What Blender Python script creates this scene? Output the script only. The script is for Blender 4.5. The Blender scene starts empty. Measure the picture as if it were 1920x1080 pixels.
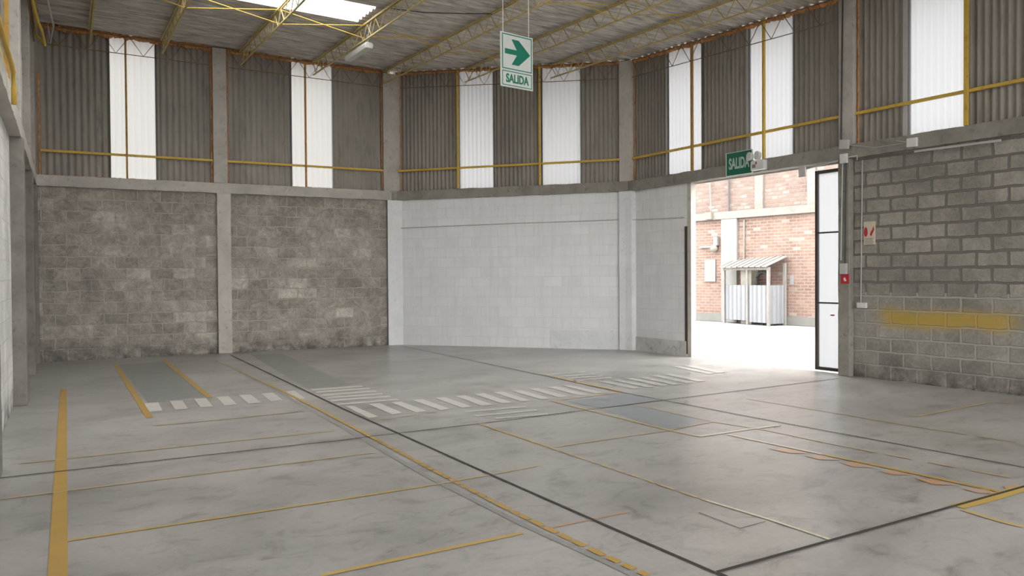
import bpy, bmesh, math, random
from mathutils import Vector, Matrix
random.seed(7)
S = bpy.context.scene
COL = S.collection

# ------------------------------------------------------------------ camera
F_PX, PITCH, YAW, ROLL, EYE = 1425.7, .0157, .5296, .0065, 1.6
def ray(px, py):
    u = (px - 960) / F_PX; v = (py - 540) / F_PX
    c, s = math.cos(ROLL), math.sin(ROLL); u, v = c * u - s * v, s * u + c * v
    fy = math.cos(PITCH) - v * math.sin(PITCH); fz = -math.sin(PITCH) - v * math.cos(PITCH)
    c, s = math.cos(YAW), math.sin(YAW)
    return Vector((u * c + fy * s, -u * s + fy * c, fz))
_f = ray(960, 540); _r = ray(960 + F_PX, 540) - _f; _d = ray(960, 540 + F_PX) - _f
cam = bpy.data.objects.new('camera', bpy.data.cameras.new('camera')); COL.objects.link(cam)
cam.data.sensor_width = 36; cam.data.lens = F_PX / 1920 * 36; cam.data.clip_end = 300
m = Matrix((_r, -_d, -_f)).transposed().to_4x4(); m.translation = (0, 0, EYE); cam.matrix_world = m
S.camera = cam
S.view_settings.view_transform = 'Standard'; S.view_settings.look = 'None'
S.view_settings.exposure = 0.0; S.view_settings.gamma = 1
try: S.view_settings.use_curve_mapping = False
except Exception: pass

# ------------------------------------------------------------------ sky (bright overcast)
w = bpy.data.worlds.new('world'); S.world = w; w.use_nodes = True
bg = w.node_tree.nodes['Background']
bg.inputs['Color'].default_value = (1.0, .995, .985, 1); bg.inputs['Strength'].default_value = 7.4
S.cycles.max_bounces = 10; S.cycles.diffuse_bounces = 8; S.cycles.glossy_bounces = 3; S.cycles.transmission_bounces = 6
S.cycles.sample_clamp_indirect = 12

# ------------------------------------------------------------------ materials
def new_mat(name):
    M = bpy.data.materials.new(name); M.use_nodes = True
    nt = M.node_tree; b = nt.nodes['Principled BSDF']; return M, nt, b
def N(nt, typ, **kw):
    n = nt.nodes.new(typ)
    for k, v in kw.items():
        if k in n.inputs: n.inputs[k].default_value = v
        else: setattr(n, k, v)
    return n
def ramp(nt, src, stops):
    r = nt.nodes.new('ShaderNodeValToRGB'); e = r.color_ramp.elements
    while len(e) > 1: e.remove(e[-1])
    e[0].position = stops[0][0]; e[0].color = (*stops[0][1], 1)
    for p, c in stops[1:]: q = e.new(p); q.color = (*c, 1)
    nt.links.new(src, r.inputs[0]); return r
def mix(nt, a, b, fac, mode='MIX'):
    x = nt.nodes.new('ShaderNodeMix'); x.data_type = 'RGBA'; x.blend_type = mode
    for sock, v in ((x.inputs[6], a), (x.inputs[7], b), (x.inputs[0], fac)):
        if hasattr(v, 'is_output') or isinstance(v, bpy.types.NodeSocket): nt.links.new(v, sock)
        elif isinstance(v, (int, float)): sock.default_value = v
        else: sock.default_value = (*v, 1)
    return x.outputs[2]
def coords(nt, kind='Object', scale=(1, 1, 1)):
    t = nt.nodes.new('ShaderNodeTexCoord'); mp = nt.nodes.new('ShaderNodeMapping'); mp.inputs['Scale'].default_value = scale
    nt.links.new(t.outputs[kind], mp.inputs[0]); return mp.outputs[0]
def noise(nt, vec, scale, detail=5, rough=.55, dist=0.):
    n = nt.nodes.new('ShaderNodeTexNoise'); nt.links.new(vec, n.inputs['Vector'])
    n.inputs['Scale'].default_value = scale; n.inputs['Detail'].default_value = detail
    n.inputs['Roughness'].default_value = rough; n.inputs['Distortion'].default_value = dist
    return n.outputs['Fac']
def bump(nt, b, h, strength=.3, dist=.01):
    bp = nt.nodes.new('ShaderNodeBump'); bp.inputs['Strength'].default_value = strength; bp.inputs['Distance'].default_value = dist
    nt.links.new(h, bp.inputs['Height']); nt.links.new(bp.outputs[0], b.inputs['Normal'])
def speck(name, c0, c1, scale=2.5, rough=.9, c2=None, sc2=14, bmp=.3, stretch=(1, 1, 1), metal=0):
    """mottled surface: two colours in soft clouds and a third in fine marks"""
    M, nt, b = new_mat(name); v = coords(nt, 'Object', stretch)
    a = ramp(nt, noise(nt, v, scale, 6, .6, .4), [(.32, c0), (.68, c1)]).outputs[0]
    n2 = noise(nt, v, sc2, 6, .65)
    if c2: a = mix(nt, a, c2, ramp(nt, n2, [(.55, (0, 0, 0)), (.72, (.7, .7, .7))]).outputs[0])
    nt.links.new(a, b.inputs['Base Color']); b.inputs['Roughness'].default_value = rough; b.inputs['Metallic'].default_value = metal
    if bmp: bump(nt, b, n2, bmp, .008)
    return M
def plain(name, c, rough=.6, metal=0.):
    M, nt, b = new_mat(name); v = coords(nt)
    n = noise(nt, v, 9, 4)
    a = mix(nt, tuple(x * .88 for x in c), tuple(min(1, x * 1.1) for x in c), n)
    nt.links.new(a, b.inputs['Base Color']); b.inputs['Roughness'].default_value = rough; b.inputs['Metallic'].default_value = metal
    return M
def blocks(name, c1, c2, mortar, bw, bh, ms=.018, mortar2=None, split_z=1.3, pale=None, smear=None, dirt=(.08, .075, .065), paint=None, bs=.9, wob=.018, base_dirt=True, cloud=(.7, 1.2), fine_c=(.8, 1.15), blotch=0., streak=0.):
    """block masonry in wall metres (UV: along the wall, height)"""
    M, nt, b = new_mat(name); uv = nt.nodes.new('ShaderNodeUVMap').outputs[0]
    nz = nt.nodes.new('ShaderNodeTexNoise'); nt.links.new(uv, nz.inputs['Vector']); nz.inputs['Scale'].default_value = 5; nz.inputs['Detail'].default_value = 4
    off = N(nt, 'ShaderNodeVectorMath', operation='SUBTRACT'); nt.links.new(nz.outputs['Color'], off.inputs[0]); off.inputs[1].default_value = (.5, .5, .5)
    sc = N(nt, 'ShaderNodeVectorMath', operation='SCALE'); nt.links.new(off.outputs[0], sc.inputs[0]); sc.inputs['Scale'].default_value = wob * 2
    ad = N(nt, 'ShaderNodeVectorMath', operation='ADD'); nt.links.new(uv, ad.inputs[0]); nt.links.new(sc.outputs[0], ad.inputs[1])
    br = nt.nodes.new('ShaderNodeTexBrick'); nt.links.new(ad.outputs[0], br.inputs['Vector'])
    for k, v in (('Color1', (0, 0, 0, 1)), ('Color2', (1, 1, 1, 1)), ('Mortar', (.5, .5, .5, 1)), ('Scale', 1), ('Mortar Size', ms), ('Mortar Smooth', .35), ('Brick Width', bw), ('Row Height', bh), ('Bias', 0)):
        br.inputs[k].default_value = v
    face = ramp(nt, br.outputs['Color'], [(0, c1), (.55, tuple((a + d) / 2 for a, d in zip(c1, c2))), (1, c2)] if not pale else [(0, c1), (.6, tuple((a + d) / 2 for a, d in zip(c1, c2))), (.88, c2), (1, pale)]).outputs[0]
    cl = noise(nt, uv, 1.1, 6, .6, .3)
    fine = noise(nt, uv, 26, 6, .7)
    face = mix(nt, face, ramp(nt, cl, [(.3, (cloud[0],) * 3), (.7, (cloud[1],) * 3)]).outputs[0], 1.0, 'MULTIPLY')
    face = mix(nt, face, ramp(nt, fine, [(.3, (fine_c[0],) * 3), (.7, (fine_c[1],) * 3)]).outputs[0], 1.0, 'MULTIPLY')
    if streak:   # vertical runs of thin whitewash
        mp = nt.nodes.new('ShaderNodeMapping'); mp.inputs['Scale'].default_value = (6, .8, 1); nt.links.new(uv, mp.inputs[0])
        st = ramp(nt, noise(nt, mp.outputs[0], 1.3, 6, .65, .5), [(.35, (1 - streak,) * 3), (.5, (1, 1, 1)), (.7, (1 + streak * .8,) * 3)]).outputs[0]
        face = mix(nt, face, st, 1.0, 'MULTIPLY')
    if blotch:   # weathering patches, smaller than a block
        bl = ramp(nt, noise(nt, ad.outputs[0], 4.6, 7, .72, 1.2), [(.34, (1 - blotch,) * 3), (.5, (1, 1, 1)), (.66, (1 + blotch * 1.1,) * 3)]).outputs[0]
        face = mix(nt, face, bl, 1.0, 'MULTIPLY')
    sep = nt.nodes.new('ShaderNodeSeparateXYZ'); nt.links.new(uv, sep.inputs[0])
    mc = mortar
    if mortar2:
        g = N(nt, 'ShaderNodeMath', operation='GREATER_THAN'); nt.links.new(sep.outputs[1], g.inputs[0]); g.inputs[1].default_value = split_z
        mc = mix(nt, mortar2, mortar, g.outputs[0])
    # mortar shows strongly only in places, as in smeared pointing
    vis = ramp(nt, noise(nt, uv, 2.3, 4, .6), [(.35, (.35, .35, .35)), (.6, (1, 1, 1))]).outputs[0] if smear else 1.0
    mm = mix(nt, (0, 0, 0), br.outputs['Fac'], vis)
    c = mix(nt, face, mc, mm)
    if base_dirt:
        dz = N(nt, 'ShaderNodeMapRange'); nt.links.new(sep.outputs[1], dz.inputs[0]); dz.inputs[1].default_value = .0; dz.inputs[2].default_value = .42; dz.inputs[3].default_value = 1; dz.inputs[4].default_value = 0
        dn = N(nt, 'ShaderNodeMath', operation='MULTIPLY'); nt.links.new(dz.outputs[0], dn.inputs[0])
        nt.links.new(ramp(nt, noise(nt, uv, 3.5, 6, .7), [(.38, (0, 0, 0)), (.6, (1, 1, 1))]).outputs[0], dn.inputs[1])
        c = mix(nt, c, dirt, dn.outputs[0])
    if paint:   # sprayed band of paint: (s0, s1, z0, z1, colour)
        s0, s1, z0, z1, pc = paint
        def edge(sock, a, bb, soft):
            q = N(nt, 'ShaderNodeMapRange', interpolation_type='SMOOTHSTEP'); nt.links.new(sock, q.inputs[0]); q.inputs[1].default_value = a - soft; q.inputs[2].default_value = a + soft
            q2 = N(nt, 'ShaderNodeMapRange', interpolation_type='SMOOTHSTEP'); nt.links.new(sock, q2.inputs[0]); q2.inputs[1].default_value = bb - soft; q2.inputs[2].default_value = bb + soft; q2.inputs[3].default_value = 1; q2.inputs[4].default_value = 0
            mu = N(nt, 'ShaderNodeMath', operation='MULTIPLY'); nt.links.new(q.outputs[0], mu.inputs[0]); nt.links.new(q2.outputs[0], mu.inputs[1]); return mu.outputs[0]
        nv = nt.nodes.new('ShaderNodeTexNoise'); nt.links.new(uv, nv.inputs['Vector']); nv.inputs['Scale'].default_value = 3.2; nv.inputs['Detail'].default_value = 5
        so = N(nt, 'ShaderNodeVectorMath', operation='SUBTRACT'); nt.links.new(nv.outputs['Color'], so.inputs[0]); so.inputs[1].default_value = (.5, .5, .5)
        s2 = N(nt, 'ShaderNodeVectorMath', operation='SCALE'); nt.links.new(so.outputs[0], s2.inputs[0]); s2.inputs['Scale'].default_value = .22
        a2 = N(nt, 'ShaderNodeVectorMath', operation='ADD'); nt.links.new(uv, a2.inputs[0]); nt.links.new(s2.outputs[0], a2.inputs[1])
        sp = nt.nodes.new('ShaderNodeSeparateXYZ'); nt.links.new(a2.outputs[0], sp.inputs[0])
        mu = N(nt, 'ShaderNodeMath', operation='MULTIPLY'); nt.links.new(edge(sp.outputs[0], s0, s1, .18), mu.inputs[0]); nt.links.new(edge(sp.outputs[1], z0, z1, .10), mu.inputs[1])
        mu2 = N(nt, 'ShaderNodeMath', operation='MULTIPLY'); nt.links.new(mu.outputs[0], mu2.inputs[0]); mu2.inputs[1].default_value = .8
        c = mix(nt, c, pc, mu2.outputs[0])
    nt.links.new(c, b.inputs['Base Color']); b.inputs['Roughness'].default_value = .92
    inv = N(nt, 'ShaderNodeMath', operation='SUBTRACT'); inv.inputs[0].default_value = 1; nt.links.new(br.outputs['Fac'], inv.inputs[1])
    ht = N(nt, 'ShaderNodeMath', operation='MULTIPLY_ADD'); nt.links.new(fine, ht.inputs[0]); ht.inputs[1].default_value = .35; nt.links.new(inv.outputs[0], ht.inputs[2])
    bump(nt, b, ht.outputs[0], bs, .012)
    return M

M_CONC = speck('rough_concrete', (.37, .347, .315), (.50, .472, .432), 1.8, .9, (.25, .232, .205), 11, .45)
M_CONC_DARK = speck('dark_concrete', (.20, .185, .16), (.30, .28, .245), 2.2, .9, (.12, .11, .095), 9, .45)
M_CONC_LT = speck('pale_column_concrete', (.42, .39, .35), (.54, .51, .46), 1.6, .9, (.3, .27, .235), 10, .35)
M_BLOCK_BACK = blocks('grey_block_back', (.275, .248, .215), (.355, .322, .282), (.42, .39, .345), .42, .226, .013, pale=(.45, .42, .37), smear=True, wob=.034, cloud=(.74, 1.22), blotch=.30)
M_BLOCK_RIGHT = blocks('grey_block_right', (.24, .224, .195), (.31, .29, .255), (.15, .14, .122), .405, .21, .02, mortar2=(.34, .32, .29), split_z=1.32, paint=(5.72, 7.55, .83, 1.06, (.44, .29, .03)), wob=.022, blotch=.16)
M_BLOCK_LEFT = blocks('whitewashed_block_left', (.60, .59, .57), (.66, .65, .63), (.5, .49, .47), .42, .226, .010, smear=True, bs=.4)
M_BLOCK_LEFT_GREY = blocks('grey_block_left', (.14, .13, .115), (.21, .195, .175), (.27, .255, .23), .42, .226, .013, smear=True)
M_WHITEWALL = blocks('white_painted_block', (.70, .705, .705), (.74, .742, .742), (.62, .62, .615), .42, .226, .007, smear=True, dirt=(.33, .32, .28), bs=.28, wob=.015, cloud=(.95, 1.02), fine_c=(.97, 1.02), streak=.045, base_dirt=False)
M_WHITECOL = speck('white_painted_concrete', (.60, .615, .62), (.70, .71, .72), 2, .8, (.48, .48, .46), 12, .3)
M_CEIL = None
def ceil_mat():
    M, nt, b = new_mat('fibre_cement_roofing'); v = coords(nt, 'Object', (.35, 2.2, 1)); v2 = coords(nt, 'Object', (1, 9, 1))
    a = ramp(nt, noise(nt, v, 1.6, 7, .65, .6), [(.3, (.42, .392, .352)), (.72, (.62, .585, .535))]).outputs[0]
    a = mix(nt, a, ramp(nt, noise(nt, v2, 2.4, 4, .6), [(.35, (.62, .62, .62)), (.7, (1.3, 1.3, 1.3))]).outputs[0], 1.0, 'MULTIPLY')
    nt.links.new(a, b.inputs['Base Color']); b.inputs['Roughness'].default_value = .95; return M
M_CEIL = ceil_mat()
M_CLAD = speck('fibre_cement_cladding', (.235, .215, .19), (.325, .30, .267), 1.2, .95, (.17, .155, .137), 6, .15, (1, 1, .25))
def translucent(name, c, f=1.0):
    M, nt, b = new_mat(name); nt.nodes.remove(b)
    v = coords(nt, 'Object', (1, 1, .3)); col = mix(nt, tuple(x * .93 for x in c), c, noise(nt, v, 1.5, 4))
    t = nt.nodes.new('ShaderNodeBsdfTranslucent'); d = nt.nodes.new('ShaderNodeBsdfDiffuse'); d.inputs[0].default_value = (.12, .12, .12, 1)
    nt.links.new(col, t.inputs[0]); mx = nt.nodes.new('ShaderNodeAddShader'); nt.links.new(t.outputs[0], mx.inputs[0]); nt.links.new(d.outputs[0], mx.inputs[1])
    nt.links.new(mx.outputs[0], nt.nodes['Material Output'].inputs[0]); return M
M_FIBRE = translucent('translucent_fibreglass', (.178, .175, .170))
M_FIBRE_R = translucent('clear_fibreglass', (.205, .208, .215))
M_SKYL = translucent('skylight_fibreglass', (.85, .85, .85))
M_YEL = speck('yellow_paint_steel', (.52, .34, .045), (.62, .42, .07), 3, .6, (.25, .13, .04), 18, .1)
M_YELTRUSS = speck('faded_yellow_steel', (.44, .34, .13), (.56, .45, .20), 3, .65, (.2, .11, .04), 14, .1)
M_RUSTST = speck('rusty_brown_steel', (.17, .10, .055), (.25, .16, .09), 5, .8, (.1, .05, .03), 18, .1)
M_ORANGEST = speck('rusty_orange_post', (.36, .19, .04), (.42, .26, .05), 4, .7, (.18, .08, .03), 14, .1)
M_FOAM = speck('aged_orange_foam', (.40, .17, .055), (.60, .31, .12), 7, .95, (.12, .05, .02), 20, .6)
M_GALV = plain('galvanised_conduit', (.42, .42, .41), .45, .3)
M_DARKST = plain('dark_steel_frame', (.06, .055, .055), .5, .3)
M_BROWNST = plain('brown_steel_frame', (.055, .042, .036), .6)
M_WHITEPL = plain('white_plastic', (.62, .62, .6), .4)
M_GREYPL = plain('pale_grey_box', (.45, .45, .43), .5)
M_SIGNW = plain('sign_white', (.62, .66, .63), .35)
M_SIGNG = plain('sign_green', (.0, .18, .115), .4)
M_SIGNG2 = plain('exit_green', (.006, .125, .075), .4)
M_SIGNG3 = plain('sign_border_green', (.02, .22, .19), .4)
M_LETTER = plain('letter_pale_green', (.42, .55, .48), .5)
M_RED = plain('red_enamel', (.42, .02, .03), .4)
M_CREAM = plain('cream_card', (.55, .49, .38), .6)
M_INK = plain('grey_ink', (.2, .19, .17), .7)
M_LAMP = plain('frosted_lamp_cover', (.62, .62, .57), .3)
M_BLACK = plain('black_rubber', (.03, .03, .03), .7)
M_CABLE = plain('steel_wire', (.35, .34, .32), .5)

def floor_nodes(nt):
    v = coords(nt); vs = coords(nt, 'Object', (1, 1.6, 1))
    n1 = noise(nt, vs, .55, 8, .62, .6); n2 = noise(nt, vs, 2.6, 8, .7, 1.0); n3 = noise(nt, v, 22, 4, .6)
    a = ramp(nt, n1, [(.28, (.255, .248, .232)), (.5, (.355, .345, .326)), (.74, (.45, .44, .42))]).outputs[0]
    a = mix(nt, a, ramp(nt, n2, [(.3, (.56, .545, .53)), (.48, (1, 1, 1)), (.7, (1.1, 1.1, 1.1))]).outputs[0], 1.0, 'MULTIPLY')
    sc = ramp(nt, noise(nt, coords(nt, 'Object', (1, 2.2, 1)), 1.7, 9, .75, 2.0), [(.28, (.62, .61, .6)), (.37, (1, 1, 1))]).outputs[0]   # dark scuffs
    a = mix(nt, a, sc, 1.0, 'MULTIPLY')
    a = mix(nt, a, ramp(nt, n3, [(.3, (.94, .94, .94)), (.7, (1.05, 1.05, 1.05))]).outputs[0], 1.0, 'MULTIPLY')
    r = N(nt, 'ShaderNodeMapRange'); nt.links.new(n2, r.inputs[0]); r.inputs[3].default_value = .22; r.inputs[4].default_value = .46
    return a, r.outputs[0], n2
def floor_mat():
    M, nt, b = new_mat('worn_concrete_floor'); a, r, n2 = floor_nodes(nt)
    nt.links.new(a, b.inputs['Base Color']); nt.links.new(r, b.inputs['Roughness']); bump(nt, b, n2, .08, .01); return M
M_FLOOR = floor_mat()
def paint(name, c, wear=.45, sc=9):
    """floor paint worn through to the concrete in patches"""
    M, nt, b = new_mat(name); a, r, n2 = floor_nodes(nt); v = coords(nt)
    n = noise(nt, v, sc, 8, .72, .5)
    pc = mix(nt, tuple(x * .85 for x in c), tuple(x * 1.08 for x in c), noise(nt, v, 3, 5))
    f = ramp(nt, n, [(wear - .1, (.12, .12, .12)), (wear + .08, (.92, .92, .92))]).outputs[0]
    nt.links.new(mix(nt, a, pc, f), b.inputs['Base Color']); nt.links.new(r, b.inputs['Roughness']); bump(nt, b, n2, .08, .01); return M
P_YEL = paint('yellow_floor_paint', (.56, .37, .07), .26)
P_YELB = paint('strong_yellow_floor_paint', (.50, .305, .05), .32)
P_YELF = paint('faded_yellow_floor_paint', (.56, .41, .17), .43)
P_WHT = paint('white_floor_paint', (.62, .60, .55), .33)
P_WHTF = paint('worn_white_floor_paint', (.58, .565, .53), .45)
P_CREAM = paint('cream_floor_paint', (.66, .58, .44), .36)
P_GREEN = paint('grey_green_floor_paint', (.235, .255, .24), .36)
P_BLUE = paint('grey_blue_floor_paint', (.25, .275, .295), .36)
P_ORNG = paint('faded_orange_floor_paint', (.55, .29, .14), .46)
P_DARK = paint('dark_floor_strip', (.27, .265, .26), .42)  # dark tone for the painted shadow line and a faint crack
M_JOINT = plain('joint_sealant', (.045, .04, .035), .8)

# ------------------------------------------------------------------ mesh helpers
def link(name, bm, mats, parent=None, smooth=False, loc=None):
    me = bpy.data.meshes.new(name)
    if smooth:
        for f in bm.faces: f.smooth = True
    bm.to_mesh(me); bm.free()
    for mm in (mats if isinstance(mats, (list, tuple)) else [mats]): me.materials.append(mm)
    o = bpy.data.objects.new(name, me); COL.objects.link(o)
    if parent is not None: o.parent = parent
    return o
def empty(name, loc=(0, 0, 0)):
    o = bpy.data.objects.new(name, None); COL.objects.link(o); o.location = loc
    o.empty_display_size = .1; return o
def tag(o, label, cat, group=None):
    o['label'] = label; o['category'] = cat
    if group: o['group'] = group
    return o
def structure(o): o['kind'] = 'structure'; return o
def prism(bm, pts, z0, z1, mi=0):
    """vertical prism over a counter-clockwise footprint; z0/z1 numbers or per-point lists"""
    n = len(pts); zl = z0 if isinstance(z0, (list, tuple)) else [z0] * n; zh = z1 if isinstance(z1, (list, tuple)) else [z1] * n
    a = [bm.verts.new((p[0], p[1], z)) for p, z in zip(pts, zl)]; b = [bm.verts.new((p[0], p[1], z)) for p, z in zip(pts, zh)]
    fs = [bm.faces.new(a[::-1]), bm.faces.new(b)]
    for i in range(n): fs.append(bm.faces.new((a[i], a[(i + 1) % n], b[(i + 1) % n], b[i])))
    for f in fs: f.material_index = mi
    return fs
def hexa(bm, c, mi=0):
    """eight corners: bottom ring 0-3, top ring 4-7"""
    v = [bm.verts.new(p) for p in c]
    for q in ((3, 2, 1, 0), (4, 5, 6, 7), (0, 1, 5, 4), (1, 2, 6, 5), (2, 3, 7, 6), (3, 0, 4, 7)):
        bm.faces.new([v[i] for i in q]).material_index = mi
def bar(bm, a, b, w, h=None, up=(0, 0, 1)):
    """rectangular bar from a to b"""
    h = h or w; a = Vector(a); b = Vector(b); d = (b - a).normalized(); u = Vector(up)
    if abs(d.dot(u)) > .98: u = Vector((1, 0, 0))
    s = d.cross(u).normalized() * w / 2; t = s.cross(d).normalized() * h / 2
    hexa(bm, [a - s - t, a + s - t, a + s + t, a - s + t, b - s - t, b + s - t, b + s + t, b - s + t])
def tube(bm, pts, r, seg=8, cap=True):
    pts = [Vector(p) for p in pts]; rs = r if isinstance(r, (list, tuple)) else [r] * len(pts)
    rings = []; prev = None
    for i, p in enumerate(pts):
        d = (pts[min(i + 1, len(pts) - 1)] - pts[max(i - 1, 0)]).normalized()
        u = Vector((0, 0, 1)) if abs(d.z) < .95 else Vector((1, 0, 0))
        s = d.cross(u).normalized(); t = s.cross(d).normalized()
        rings.append([bm.verts.new(p + (s * math.cos(2 * math.pi * k / seg) + t * math.sin(2 * math.pi * k / seg)) * rs[i]) for k in range(seg)])
    for A, B in zip(rings, rings[1:]):
        for k in range(seg): bm.faces.new((A[k], A[(k + 1) % seg], B[(k + 1) % seg], B[k]))
    if cap: bm.faces.new(rings[0][::-1]); bm.faces.new(rings[-1])
def bevel(o, wd=.006, seg=2):
    q = o.modifiers.new('bevel', 'BEVEL'); q.width = wd; q.segments = seg; q.limit_method = 'ANGLE'; return o

class Wall:
    """a wall's own frame: s metres along it, n metres into the room, z up"""
    def __init__(self, p0, p1, inward):
        self.o = Vector((*p0, 0)); d = Vector((p1[0] - p0[0], p1[1] - p0[1], 0)); self.len = d.length; self.t = d.normalized()
        n = Vector((self.t.y, -self.t.x, 0)); self.n = n if n.dot(Vector((*inward, 0))) > 0 else -n
        self.flip = self.t.cross(self.n).z < 0
    def P(self, s, n=0, z=0): p = self.o + self.t * s + self.n * n; return Vector((p.x, p.y, z))
    def at(self, px, py, n=0):
        """where a sight line from the camera meets the wall: (s, z)"""
        r = ray(px, py); q = self.P(0, n); k = (q.x * self.n.x + q.y * self.n.y) / (r.x * self.n.x + r.y * self.n.y)
        h = Vector((r.x * k, r.y * k, EYE + r.z * k)); return (h - self.o).dot(self.t), h.z
    def box(self, bm, s0, s1, n0, n1, z0, z1, mi=0):
        q = [self.P(s0, n0), self.P(s1, n0), self.P(s1, n1), self.P(s0, n1)]
        if self.flip: q = q[::-1]
        z0l = z0; z1l = z1
        if isinstance(z1, (list, tuple)):      # (top at s0, top at s1)
            z1l = [z1[0], z1[1], z1[1], z1[0]]
            if self.flip: z1l = z1l[::-1]
        prism(bm, q, z0l, z1l, mi)
    def uvs(self, o):
        me = o.data; l = me.uv_layers.new(name='UVMap')
        for p in me.polygons:
            side = abs(p.normal.dot(self.t)) > .8
            for li in p.loop_indices:
                c = me.vertices[me.loops[li].vertex_index].co; d = c - self.o
                l.data[li].uv = (d.dot(self.t) + (d.dot(self.n) if side else 0), c.z)
        return o
LEFT = Wall((-.60, -6), (-.60, 17.3), (1, 0))
BACK = Wall((-.62, 17.24), (6.62, 16.84), (0, -1))
CORN = Wall((6.70, 16.82), (10.36, 12.80), (-1, -1))
RIGHT = Wall((10.42, 12.80), (10.66, 5.05), (-1, 0))
RIGHT_END = 18.6; L_ = CORN.len
def roof_z(x, y): return 5.776 - .0137 * x + .0417 * y
def floor_at(px, py, z=0):
    r = ray(px, py); k = (z - EYE) / r.z; return Vector((r.x * k, r.y * k, z))

Z_BOT, Z_TOP = 3.39, 3.60          # ring beam

# ------------------------------------------------------------------ floor
bm = bmesh.new()
fp = [(-.8, -6), (11.2, -6), (10.72, 5), (10.55, 12.86), (6.8, 17.05), (-.8, 17.4)]
prism(bm, fp, -.15, 0)
FLOOR = structure(link('floor', bm, M_FLOOR))
layer = [0]
def mark(name, quads, mat, z=.003, label=None):
    layer[0] += 1; z += layer[0] * 2e-5; bm = bmesh.new()
    for q in quads: bm.faces.new([bm.verts.new((p[0], p[1], z)) for p in q])
    bmesh.ops.recalc_face_normals(bm, faces=bm.faces)
    for f in bm.faces:
        if f.normal.z < 0: f.normal_flip()
    o = link(name, bm, mat, FLOOR)
    if label: o['label'] = label
    return o
def strip(pts, wd):
    """quads along a floor path given as picture points; wd metres (one value or one per point)"""
    P = [floor_at(*p) for p in pts]; q = []; ws = wd if isinstance(wd, (list, tuple)) else [wd] * len(P)
    for i, (a, b) in enumerate(zip(P, P[1:])):
        d = (b - a).normalized(); s = Vector((-d.y, d.x, 0))
        q.append((a - s * ws[i] / 2, b - s * ws[i + 1] / 2, b + s * ws[i + 1] / 2, a + s * ws[i] / 2))
    return q
def dashes(pts, wd, on, off, jitter=.3):
    P = [floor_at(*p) for p in pts]; q = []
    for a, b in zip(P, P[1:]):
        L = (b - a).length; d = (b - a) / L; s = Vector((-d.y, d.x, 0)); t = 0
        while t < L:
            e = min(L, t + on * (1 + random.uniform(-jitter, jitter)))
            q.append((a + d * t - s * wd / 2, a + d * e - s * wd / 2, a + d * e + s * wd / 2, a + d * t + s * wd / 2)); t = e + off * (1 + random.uniform(-jitter, jitter))
    return q
def zq(pts, ox, oy, k): return [floor_at(ox + x / k, oy + y / k) for x, y in pts]

# expansion joints (dark grooves filled with sealant)
def joint(pts, wd=.026): return mark('expansion_joint', strip(pts, wd), M_JOINT, .006)
joint([(432, 666), (640, 765.5), (746.5, 813), (900, 882), (1140, 988), (1342, 1076)], .024)
joint([(757, 650), (900, 679.5), (1165, 736), (1244, 751), (1400, 781), (1540, 807), (1925, 878)], .02)
joint([(1, 897), (640, 826), (746.5, 813), (900, 795), (1244, 751), (1572, 710)], .02)
bm = None
mark('expansion_joint', [((2.99, 2.935), (10.75, 2.94), (10.75, 2.968), (2.99, 2.963))], M_JOINT, .006)
mark('expansion_joint', [((2.97, 2.95), (3.0, 2.95), (3.08, -6), (3.05, -6))], M_JOINT, .006)
mark('crack', strip([(54, 755), (180, 744), (350, 733), (560, 721)], .009), P_DARK, .005)
mark('crack', strip([(1310, 962), (1388, 992), (1436, 979)], .008), M_JOINT, .005)
mark('crack', strip([(1464, 798), (1462, 800), (1450, 803)], .006), M_JOINT, .005)

# solid painted areas
mark('painted_bay', [[floor_at(*p) for p in ((222, 684), (308, 678), (386, 744), (277, 755))]], P_GREEN, .002, 'grey green painted bay between two yellow lines')
mark('painted_bay', [[floor_at(*p) for p in ((470, 665), (528, 663), (659, 722), (576, 729))]], P_GREEN, .002, 'grey green painted bay by the striped crossing')
mark('painted_bay', [zq(((405, 280), (640, 240), (845, 272), (560, 308)), 900, 640, 2.4547)], P_BLUE, .002, 'blue grey painted bay inside yellow lines')
mark('painted_bay', [zq(((565, 318), (705, 292), (1065, 372), (860, 405)), 900, 640, 2.4547)], P_BLUE, .002, 'blue grey painted bay beside the dark joint')
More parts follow.
